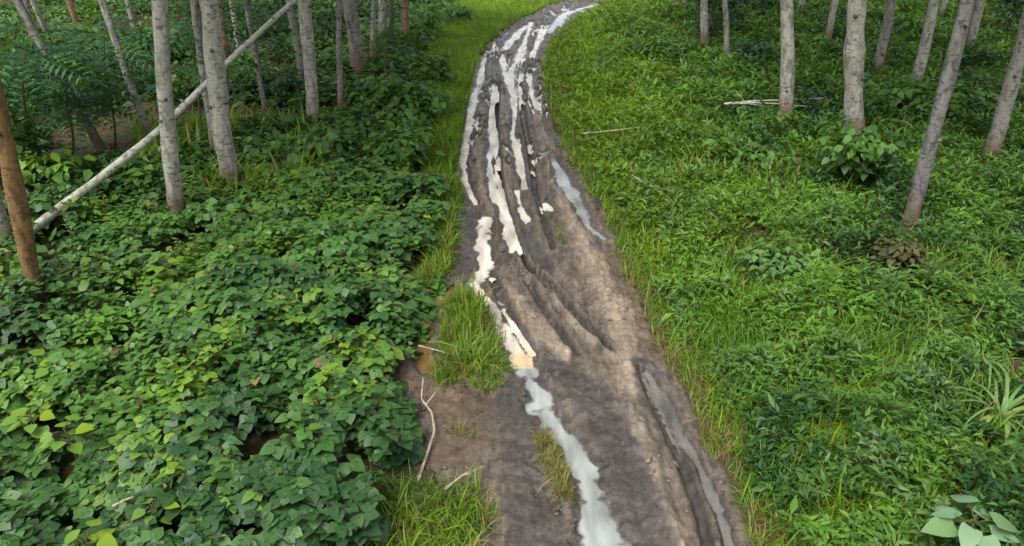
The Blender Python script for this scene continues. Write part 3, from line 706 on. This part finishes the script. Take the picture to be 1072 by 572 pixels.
def crown_mesh(seed, n=430, R=2.7, Hc=4.5):
    r_ = np.random.default_rng(seed); th = r_.uniform(0, 6.3, n); k = r_.random(n)**.5; zz = r_.uniform(0, 1, n)
    rad = R*k*np.sqrt(np.clip(1-(zz-.45)**2*2.2, .1, 1)); lump = .7+.6*fbm(th*2, zz*3, 1, 2, seed)
    P = np.stack([np.cos(th)*rad*lump, np.sin(th)*rad*lump, zz*Hc], -1)
    c = mixc((.03, .08, .02), (.08, .16, .03), r_.random(n))
    return new_mesh('tree_crown', *scatter(T_PIN, P, th-math.pi/2+r_.normal(0, .8, n), r_.normal(-.2, .4, n), r_.normal(0, .4, n), r_.uniform(.7, 1.3, n), c))
CROWNS = [crown_mesh(60+i) for i in range(3)]
def limb_mesh(seed):
    r_ = random.Random(seed); parts = []
    for i in range(7):
        a = i*2.4+r_.random(); L = r_.uniform(1.2, 2.2)
        V, F = tube([(0, 0, i*.45-.8), (math.cos(a)*L*.5, math.sin(a)*L*.5, i*.45-.1), (math.cos(a)*L, math.sin(a)*L, i*.45+.3)], [.05, .035, .012], 5, cap=False)
        parts.append((V, F[0], np.zeros((len(V), 3))))
    V, F, C = merge(parts); return new_mesh('tree_limbs', V, F, None, True)
LIMBS = [limb_mesh(i) for i in range(3)]

def tree(bx, by, tx, ty, wpx, bark, label, height=14, crown=True, bulge=None, z0=.4, bend=0.0, taper=.86):
    """bx, by: pixel where the trunk leaves the undergrowth (about z0 above the soil); tx, ty: a pixel higher on the trunk; wpx: width low down"""
    g = ground(bx, by, z0); Y0 = g[1]
    p1 = at_depth(tx, ty, Y0)
    zc = math.hypot(Y0, CAM_H-z0); zc = Y0*CP+(CAM_H-z0)*SP
    r0 = wpx*.5*zc/FPX
    d = (p1-g); slope = d[0]/max(d[2], .3)
    base = np.array([g[0]-slope*(z0+.15), Y0, 0.0])
    seed = int(bx*7+by)
    root = tag(empty('tree', (base[0], Y0, 0)), label, 'tree', 'pale plantation trees beside the track')
    zs = np.concatenate([np.linspace(-.2, 6, 34), np.linspace(6.4, height, 14)])
    r_ = np.random.default_rng(seed); ph = r_.uniform(0, 6, 4)
    xs = slope*(np.minimum(zs, 5)+np.clip(zs-5, 0, 99)*.35)+.035*np.sin(zs*.9+ph[0])*sstep(0, 2, zs)+bend*np.sin(np.clip(zs, 0, 6)/6*math.pi)
    ysx = .05*np.sin(zs*.6+ph[1])*sstep(0, 2, zs)
    rad = r0*(1-(1-taper)*np.clip(zs, 0, 6)/4.5)*np.interp(zs, [6, height], [1, .3])*(1+.35*np.exp(-np.clip(zs, 0, 9)/.30))
    rad = rad*(1+.05*np.sin(zs*3.1+ph[2])*np.sin(zs*1.3+ph[3]))
    if bulge: rad = rad*(1+bulge[1]*np.exp(-((zs-bulge[0])/.28)**2))
    V, F = tube(np.stack([xs, ysx, zs], -1), rad, 14 if wpx > 9 else 9, .16, seed)
    tr = link('trunk', new_mesh('trunk', V, F, None, True), M_BARK[bark], root)
    # branch scars and short stubs
    for j in range(int(wpx > 9)*3):
        zz = r_.uniform(.8, 4.5); a = r_.uniform(3.5, 6); rr = np.interp(zz, zs, rad); c0 = np.array([np.interp(zz, zs, xs), np.interp(zz, zs, ysx), zz])
        dv = np.array([math.cos(a), math.sin(a), .5]); k = r_.uniform(.03, .07)
        V2, F2 = tube([c0+dv*rr*.7, c0+dv*(rr+k*.5), c0+dv*(rr+k)], [r0*.26, r0*.2, r0*.13], 6, .1, j)
        link('branch_stub', new_mesh('branch_stub', V2, F2, None, True), M_BARK['dark'], tr)
    if crown:
        i = seed % 3; zc_ = height-4.6
        c = link('crown', CROWNS[i], M_LEAF, root, (np.interp(zc_, zs, xs), 0, zc_)); c.rotation_euler = (0, 0, seed)
        s = .8+.4*r_.random(); c.scale = (s, s, 1)
        lm = link('limbs', LIMBS[i], M_BARK[bark], root, (np.interp(zc_, zs, xs), 0, zc_)); lm.rotation_euler = (0, 0, seed)
    return root

TREES = [
 (184, 207, 168, 0, 16, 'pale', 'pale grey trunk in front of the leaning bare pole, left foreground row', {'z0': .6}),
 (241, 180, 217, 0, 20, 'pale', 'thickest pale grey trunk on the left, crossed behind by the leaning pole', {'z0': .6}),
 (226, 158, 209, 30, 9, 'grey', 'slim grey trunk pressed close behind the thickest left trunk', {}),
 (328, 131, 321, 0, 13, 'pale', 'straight pale grey trunk where the leaning pole tip rests', {}),
 (318, 88, 303, 0, 8, 'grey', 'thin grey trunk leaning left just behind the straight pole-bearing trunk', {}),
 (357, 113, 357, 0, 6, 'grey', 'thin upright grey trunk left of the broad tapering trunk', {}),
 (375, 66, 366, 0, 15, 'grey', 'broad tapering grey trunk beside a thin upright one, upper left', {}),
 (391, 58, 393, 0, 6, 'pale', 'leftmost slim trunk of the close group near the reddish trunk', {}),
 (401, 40, 402, 0, 9, 'pale', 'middle and widest trunk of the close group near the reddish trunk', {}),
 (410, 38, 411, 0, 5, 'grey', 'thinnest trunk of the close group, next to the reddish trunk', {}),
 (424, 40, 424, 0, 9, 'red', 'reddish brown trunk nearest the left verge of the track', {}),
 (278, 120, 256, 8, 5, 'grey', 'very thin leaning trunk below the upper end of the pole', {}),
 (251, 66, 244, 10, 6, 'pale', 'slim distant trunk right of the thickest left trunk', {}),
 (238, 78, 233, 5, 7, 'red', 'pinkish distant trunk half hidden by the thickest left trunk', {}),
 (157, 142, 104, 0, 8, 'pale', 'slender pale trunk slanting left under the pole, left of the front row', {}),
 (146, 46, 133, 0, 6, 'grey', 'short visible length of distant trunk above the slanting slender trunk', {}),
 (99, 148, 62, 82, 9, 'grey', 'crooked grey trunk slanting left above the bare lower pole', {}),
 (37, 40, 23, 0, 10, 'pale', 'wider of the twin pale trunks at the top left corner', {}),
 (49, 36, 35, 0, 6, 'pale', 'thinner of the twin pale trunks at the top left corner', {}),
 (80, 24, 71, 0, 6, 'red', 'brownish distant trunk right of the twin trunks, top left', {}),
 (38, 300, -4, 118, 18, 'brown', 'ochre brown trunk close to the camera at the left edge', {'z0': .6}),
 (8, 246, -14, 170, 13, 'grey', 'grey trunk half cut off behind the ochre brown trunk', {'z0': .6}),
 (822, 119, 822, 0, 14, 'pale', 'upright pale trunk behind the white fallen branch on the right', {}),
 (892, 136, 897, 0, 19, 'pale', 'thickest pale trunk on the right with a swelling halfway up', {'bulge': (2.2, .16)}),
 (953, 232, 1013, 0, 15, 'dark', 'dark grey trunk leaning right, closest to the camera on the right', {'z0': .35}),
 (1037, 162, 1080, 10, 15, 'grey', 'grey trunk leaning right at the right edge of the view', {}),
 (917, 75, 932, 0, 10, 'grey', 'brown-footed leaning trunk just right of the swollen pale trunk', {}),
 (957, 92, 980, 0, 11, 'pale', 'leaning pale trunk left of the dark grey trunk', {}),
 (1014, 51, 1026, 0, 9, 'grey', 'leaning pinkish grey trunk behind the dark grey trunk', {}),
 (867, 40, 876, 0, 7, 'pale', 'slim pale trunk left of the swollen trunk, further back', {}),
 (737, 42, 737, 0, 8, 'pale', 'upright pale trunk in front of the dark bush at the top', {}),
 (760, 66, 758, 0, 6, 'grey', 'slim upright trunk right of the dark bush at the top', {}),
 (706, 6, 705, -10, 5, 'grey', 'left one of two tiny distant trunk feet at the top edge', {}),
 (716, 7, 716, -10, 5, 'grey', 'right one of two tiny distant trunk feet at the top edge', {}),
 (837, 14, 840, -5, 6, 'pale', 'small distant trunk foot between the upright and swollen trunks', {}),
 (985, 16, 991, -5, 6, 'pale', 'small distant trunk foot right of the leaning pale trunk', {}),
]
for bx, by, tx, ty, w, bk, lb, kw in TREES: tree(bx, by, tx, ty, w, bk, lb, **kw)

# ---- the bare pole leaning through the left trees
a = ground(36, 236, .5); b = at_depth(302, 0, 16.4); a = a-(b-a)*.08; b = b+(b-a)*.10
t_ = np.linspace(0, 1, 26); pts = a[None]+(b-a)[None]*t_[:, None]; pts[:, 2] += -.22*np.sin(t_*math.pi)+.03*np.sin(t_*11); pts[:, 0] += .03*np.sin(t_*8)
o_ = a.copy()
V, F = tube(pts-o_, np.linspace(.080, .046, 26)*(1+.07*np.sin(t_*23)*np.sin(t_*7)), 12, .16, 5)
pole = tag(link('leaning_pole', new_mesh('leaning_pole', V, F, None, True), M_BARK['pole'], None, o_), 'long bare pale fallen trunk leaning up through the left trees', 'fallen trunk')
for kk, aa in ((7, .5), (13, 2.2), (18, 4.9), (21, 1.0)):
    c_ = pts[kk]-o_; dv = np.array([math.cos(aa)*.7, -.6, math.sin(aa)*.8]); V, F = tube([c_+dv*.05, c_+dv*.11, c_+dv*.15], [.03, .022, .012], 6, .1, kk)
    link('branch_stub', new_mesh('branch_stub', V, F, None, True), M_BARK['pole'], pole)

# ---- sticks and dead branches
def stick(pix, w, label, name='dead_branch', z=.05, side=(), mat=None, cat='branch'):
    pts = [ground(x, y, zz) for (x, y), zz in zip(pix, z if isinstance(z, (list, tuple)) else [z]*len(pix))]
    pts = np.array(pts); o = pts[0].copy()
    s = np.linspace(0, len(pts)-1, 6*len(pts)); P_ = np.stack([np.interp(s, range(len(pts)), pts[:, i]) for i in range(3)], -1)
    P_[1:-1] = (P_[:-2]+P_[1:-1]*2+P_[2:])/4
    zc = np.mean(P_[:, 1])*CP+CAM_H*SP; r0 = w*.5*zc/FPX
    prts = [tube(P_-o, np.linspace(r0, r0*.5, len(P_))*(1+.12*np.sin(s*9)), 7, .12, int(pix[0][0]))]
    root = tag(empty(name, o), label, cat)
    link('stem', new_mesh('branch_stem', *prts[0], None, True), mat or M_TWIG, root)
    for k, (sx, sy, sz) in side:
        q = P_[int(k*(len(P_)-1))]; e = ground(sx, sy, sz)
        V, F = tube([q-o, (q+e)/2-o+np.array([.01, 0, .02]), e-o], [r0*.6, r0*.45, r0*.2], 6, .1, 3)
        link('twig', new_mesh('branch_twig', V, F, None, True), mat or M_TWIG, root)
stick([(438, 503), (446, 478), (455, 452), (452, 432), (441, 418), (443, 396)], 3.4, 'curved pale dead branch lying on bare soil under the creeper edge', side=[(.72, (464, 402, .12))], z=[.06, .06, .08, .10, .12, .16])
stick([(466, 512), (485, 497), (508, 488)], 3.0, 'short grey stick lying on the grass at the bottom of the track', z=[.16, .13, .08], side=[(.5, (500, 497, .06))])
stick([(564, 79), (577, 84), (592, 90)], 2.2, 'short pale stick at the right edge of the far track', z=[.05, .1, .12])
stick([(662, 184), (690, 200), (722, 224)], 1.8, 'thin pale stick slanting in the grass right of the track', z=[.35, .35, .3])
stick([(736, 216), (752, 230), (766, 241)], 1.6, 'shorter thin stick ahead of the slanting stick in the right grass', z=[.4, .35, .3], side=[(.3, (735, 242, .35))])
stick([(758, 109), (790, 106), (862, 103)], 2.4, 'white fallen branch lying across the weeds by the upright pale trunk', z=[.62, .66, .64], side=[(.3, (850, 112, .6)), (.15, (800, 111, .6))], mat=M_BARK['pole'])
stick([(610, 140), (650, 136), (686, 131)], 1.6, 'faint grass-covered stick lying across the bright verge', z=[.4, .45, .45])
stick([(438, 362), (458, 367), (477, 372)], 1.8, 'thin twig sticking into the tall grass tuft island', z=[.35, .25, .2])
stick([(118, 530), (132, 523), (140, 520)], 2.6, 'small brown stick caught on the creeper leaves', z=[.62, .64, .66])
stick([(785, 195), (792, 205), (797, 216)], 1.5, 'tiny dead stick standing in the right weeds', z=[.6, .45, .3])

# ------------------------------------------------------------------ shrubs
def shrub(bx, by, rpx, hpx, c1, c2, label, n=420, leaf=.2, T=T_OVATE, cat='shrub', name='shrub', tips=None, mat=None, z0=0.0):
    g = ground(bx, by, z0); zc = g[1]*CP+CAM_H*SP; R = rpx*zc/FPX; Hh = hpx*zc/FPX/ CP
    seed = int(bx*3+by*5); r_ = np.random.default_rng(seed)
    root = tag(empty(name, (g[0], g[1], 0)), label, cat)
    # stems
    parts = []; tipsP = []
    for i in range(7):
        a = r_.uniform(0, 6.3); k = r_.uniform(.25, .8); e = np.array([math.cos(a)*R*k, math.sin(a)*R*k, Hh*r_.uniform(.55, .92)])
        V, F = tube([(0, 0, -.05), e*np.array([.35, .35, .55]), e], [.022, .016, .006], 5, cap=False)
        parts.append((V, F[0], np.zeros((len(V), 3)))); tipsP.append(e)
    V, F, C = merge(parts); link('stems', new_mesh('shrub_stems', V, F, None, True), M_STEM, root)
    # foliage: clumps round the stems' ends and over the dome
    nc = 16; cl = []
    for i in range(nc):
        a = r_.uniform(0, 6.3); k = r_.random()**.5*.85; zz = r_.uniform(.25, .95)
        cl.append([math.cos(a)*R*k*math.sqrt(max(.05, 1-zz*zz*.75)), math.sin(a)*R*k*math.sqrt(max(.05, 1-zz*zz*.75)), Hh*zz])
    cl = np.array(cl+[list(t) for t in tipsP]); ci = r_.integers(0, len(cl), n)
    off = r_.normal(0, 1, (n, 3))*np.array([R*.24, R*.24, Hh*.10]); P_ = cl[ci]+off; P_[:, 2] = np.clip(P_[:, 2], .03, None)
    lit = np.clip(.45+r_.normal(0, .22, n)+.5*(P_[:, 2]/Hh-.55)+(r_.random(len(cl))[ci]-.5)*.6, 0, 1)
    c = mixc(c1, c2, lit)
    if tips is not None:
        m = (P_[:, 2] > Hh*.72) & (r_.random(n) < .7); c[m] = mixc(LT, tips, r_.random(m.sum()))
    yaw = np.arctan2(-P_[:, 0], P_[:, 1])+r_.normal(0, .8, n)
    if g[1] > 21 and T is T_OVATE: T = T_DIA
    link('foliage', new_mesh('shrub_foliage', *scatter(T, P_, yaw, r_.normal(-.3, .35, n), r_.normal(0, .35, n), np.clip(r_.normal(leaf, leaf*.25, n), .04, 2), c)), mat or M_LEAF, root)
    return root
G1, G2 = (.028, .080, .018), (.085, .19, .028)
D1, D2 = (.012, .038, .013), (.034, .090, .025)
shrub(62, 208, 32, 44, G1, G2, 'rounded shrub with a yellow-green top beside the lower pole end', tips=YL, n=500)
shrub(128, 190, 30, 26, D1, G2, 'low dark shrub under the middle of the leaning pole')
shrub(205, 112, 26, 36, D1, G2, 'yellow-flecked shrub between the two pale front trunks', tips=(.2, .26, .03))
shrub(282, 178, 36, 30, G1, G2, 'shrub right of the thickest left trunk foot', n=500)
shrub(338, 182, 40, 40, D1, G2, 'broad dark shrub below the straight pole-bearing trunk', n=600)
shrub(398, 122, 34, 36, D1, G2, 'dark round shrub at the foot of the broad tapering trunk', n=600)
shrub(436, 130, 34, 36, G1, G2, 'green round shrub beside the lime verge below the reddish trunk', n=600)
shrub(412, 182, 38, 36, G1, G2, 'wide shrub bordering the verge above the creeper', n=650)
shrub(452, 92, 22, 28, G1, G2, 'small shrub halfway along the lime verge')
shrub(446, 40, 26, 26, G1, G2, 'bright shrub right of the reddish trunk foot', tips=LT)
shrub(478, 24, 18, 16, G1, LT, 'small pale shrub where the far verge narrows')
shrub(300, 112, 28, 30, D1, D2, 'shadowed shrub between the very thin leaning trunk and the pole-bearing trunk')
shrub(262, 104, 26, 30, D1, G2, 'dark shrub behind the very thin leaning trunk')
shrub(20, 196, 40, 60, D1, G2, 'large dark shrub behind the ochre brown trunk', n=650)
shrub(110, 98, 40, 44, D1, D2, 'dark shrub mass above the crooked slanting trunk', n=600)
shrub(166, 66, 34, 36, D1, G2, 'dark shrub left of the front pale trunk, further back', n=500)
shrub(330, 48, 40, 34, D1, D2, 'large shadowed shrub behind the straight pole-bearing trunk', n=600)
shrub(290, 40, 30, 34, D1, D2, 'shadowed shrub under the upper tip of the pole', n=500)
shrub(208, 30, 34, 30, D1, G2, 'dark shrub behind the thickest left trunk, top of view', n=500)
shrub(20, 66, 44, 50, D1, G2, 'dark shrub below the twin trunks at the top left corner', n=600)
shrub(386, 20, 26, 22, D1, D2, 'shadowed shrub behind the close trunk group')
shrub(885, 196, 36, 52, D1, G2, 'dark shrub wrapped round the foot of the swollen pale trunk', n=650)
shrub(748, 44, 30, 52, D1, (.018, .05, .02), 'tall blackish shrub behind the upright pale trunk at the top', n=700)
shrub(794, 22, 30, 30, D1, D2, 'blackish shrub at the top edge right of the slim upright trunk', n=600)
shrub(785, 72, 26, 24, D1, D2, 'low dark shrub right of the slim upright trunk foot')
shrub(1048, 44, 22, 44, D1, D2, 'dark upright shrub at the top right corner', n=500)
shrub(1000, 130, 44, 34, D1, G2, 'broad dark shrub between the dark grey and edge trunks', n=650)
shrub(934, 284, 26, 34, (.04, .05, .02), (.09, .09, .03), 'brownish half-dead shrub below the dark leaning trunk', n=380, leaf=.13)
shrub(818, 300, 42, 36, (.05, .12, .03), (.11, .20, .05), 'light green fine-leaved shrub left of the brownish shrub', n=700, leaf=.12)
shrub(940, 118, 30, 24, G1, G2, 'green shrub at the foot of the leaning pale trunk')
shrub(680, 60, 40, 16, D1, G2, 'low dark patch of shrub in the lime field beyond the stick')
shrub(850, 60, 26, 20, G1, G2, 'green shrub left of the slim pale trunk foot', tips=LT)
shrub(905, 30, 30, 24, G1, G2, 'yellow-topped shrub behind the swollen pale trunk', tips=YL)
shrub(960, 44, 30, 24, G1, G2, 'shrub behind the leaning pale trunk', tips=LT)
shrub(775, 170, 44, 22, D1, G2, 'low dark shrub in the weeds below the white fallen branch')

# ---- feathery saplings hanging into the upper left
def sapling(bx, by, hpx_top, label, n=46, spread=1.1, size=.9):
    g = ground(bx, by, 0); Y0 = g[1]; top = at_depth(hpx_top[0], hpx_top[1], Y0); d = top-g
    seed = int(bx+by); r_ = np.random.default_rng(seed)
    root = tag(empty('sapling', (g[0], Y0, 0)), label, 'sapling')
    s = np.linspace(0, 1, 12)[:, None]; P_ = d[None]*s; P_[:, 0] += .06*np.sin(s[:, 0]*7)
    V, F = tube(P_, np.linspace(.035, .01, 12), 7, .05, seed); link('stem', new_mesh('sapling_stem', V, F, None, True), M_STEM, root)
    k = r_.uniform(.45, 1.02, n); th = r_.uniform(0, 6.3, n); pos = d[None]*k[:, None]+np.stack([np.cos(th), np.sin(th), np.zeros(n)], -1)*(r_.random(n)*spread*.45)[:, None]
    c = mixc((.018, .065, .025), (.045, .125, .040), r_.random(n))
    link('foliage', new_mesh('sapling_foliage', *scatter(T_PIN, pos, th-math.pi/2, r_.normal(.05, .3, n), r_.normal(0, .3, n), r_.uniform(.7, 1.2, n)*size, c)), M_LEAF, root)
sapling(30, 190, (26, 40), 'feathery sapling in front of the twin trunks, left edge', 90, 1.6, 1.0)
sapling(75, 170, (70, 62), 'feathery sapling right of the left-edge one, above the yellow-topped shrub', 60, 1.4)
sapling(120, 160, (108, 30), 'tall feathery sapling around the slanting slender trunk', 70, 1.5)
sapling(208, 170, (205, -4), 'feathery sapling hanging before the top of the thickest left trunk', 60, 1.3)
sapling(395, 110, (415, 0), 'feathery sapling before the close trunk group', 30, .8, .8)
sapling(275, 130, (270, 6), 'feathery sapling at the upper end of the pole', 40, 1.1, .9)

# ------------------------------------------------------------------ single plants with leaves one can pick out
BIG = leaf_shape(.80, 7, .09, .22, .6, .05)
def leafy_plant(px, py, ztop, nleaf, size, cols, label, name='seedling', cat='seedling', pitch=(-.1, .25), mat=None, shape=None):
    g = ground(px, py, ztop); r_ = random.Random(int(px*13+py))
    root = tag(empty(name, (g[0], g[1], 0)), label, cat)
    V, F = tube([(0, 0, 0), (.02, .01, ztop*.5), (0, 0, ztop)], [.014, .011, .007], 6); link('stem', new_mesh('plant_stem', V, F, None, True), M_STEM, root)
    T = shape or L5
    for i in range(nleaf):
        c = cols[i % len(cols)]; me = new_mesh('plant_leaf', T[0], T[1], np.repeat(np.array(c)[None]*r_.uniform(.85, 1.15), len(T[0]), 0), True)
        yaw = i*2.4+r_.uniform(-.3, .3); s = size*.8*r_.uniform(.75, 1.15); zz = ztop*(1-.30*i/nleaf)
        rad = .10*size/.2
        V, F = tube([(0, 0, zz-.05), (-math.sin(yaw)*rad*.5, math.cos(yaw)*rad*.5, zz-.01), (-math.sin(yaw)*rad, math.cos(yaw)*rad, zz)], [.006, .005, .004], 5)
        lf = link('leaf', me, mat or M_CREEP, root)
        lf.matrix_local = Matrix.Translation((-math.sin(yaw)*rad, math.cos(yaw)*rad, zz)) @ Matrix.Rotation(yaw, 4, 'Z') @ Matrix.Rotation(r_.uniform(*pitch)-.15, 4, 'X') @ Matrix.Rotation(r_.uniform(-.25, .25), 4, 'Y') @ Matrix.Diagonal((s, s, s, 1))
        link('petiole', new_mesh('petiole', V, F, None, True), M_STEM, root)
YG = [(.12, .22, .018), (.09, .18, .02), (.17, .26, .015)]
for px_, py_, s_, z_, lb in [
 (30, 378, .20, .8, 'yellow-green seedling near the left edge, upper of the pair below the ochre trunk'),
 (58, 380, .19, .8, 'lime seedling just right of the upper yellow-green seedling'),
 (30, 431, .21, .8, 'bright yellow-green seedling at the left edge, mid creeper'),
 (66, 447, .21, .8, 'yellowest seedling standing out of the creeper near the left edge'),
 (88, 562, .22, .75, 'vivid yellow seedling at the bottom edge of the creeper'),
 (160, 526, .16, .7, 'small yellow-green seedling low in the creeper beside the brown stick'),
 (246, 514, .17, .6, 'small lime seedling above the dark gap in the lower creeper'),
 (190, 322, .17, .8, 'lime seedling in the middle of the creeper'),
 (100, 266, .19, .8, 'cluster of lime leaves right of the ochre trunk'),
 (168, 270, .18, .8, 'yellow-green seedling below the front pale trunk'),
 (375, 220, .20, .7, 'tall lime seedling at the upper creeper near the verge'),
 (340, 262, .18, .7, 'lime seedling below the tall one, mid upper creeper')]:
    leafy_plant(px_, py_, z_-.1, 9, s_, YG, lb)
PALE = [(.14, .24, .12), (.17, .27, .15), (.12, .22, .08), (.15, .25, .14)]
leafy_plant(1022, 540, .75, 11, .30, PALE, 'pale blue-green plant with very large leaves at the bottom right', 'broadleaf_plant', 'plant', (-.1, .3), shape=leaf_shape(.85, 8, .10, .3, .7, .06))

def grass_clump(px, py, n, L, label):
    g = ground(px, py, .3); r_ = random.Random(int(px)); root = tag(empty('tall_grass_clump', (g[0], g[1], .05)), label, 'grass clump')
    meshes = []
    for j in range(4):
        T = blade_shape(8, .05, 1.25+.2*j); meshes.append(new_mesh('long_blade', T[0], T[1], np.repeat(np.array([[.11+.03*j, .22+.02*j, .07]]), len(T[0]), 0), True))
    for i in range(n):
        o = link('blade', meshes[i % 4], M_GRASS, root); s = L*r_.uniform(.7, 1.15); a = r_.uniform(0, 6.3)
        o.matrix_local = Matrix.Translation((r_.uniform(-.06, .06), r_.uniform(-.06, .06), 0)) @ Matrix.Rotation(a, 4, 'Z') @ Matrix.Rotation(-r_.uniform(.05, .45), 4, 'X') @ Matrix.Diagonal((s, s, s, 1))
grass_clump(1030, 372, 30, .95, 'long-bladed arching grass clump at the right edge')
grass_clump(1052, 425, 26, .95, 'lower arching grass clump below the first at the right edge')
grass_clump(860, 392, 18, .6, 'thin arching grass clump in the middle of the right weeds')
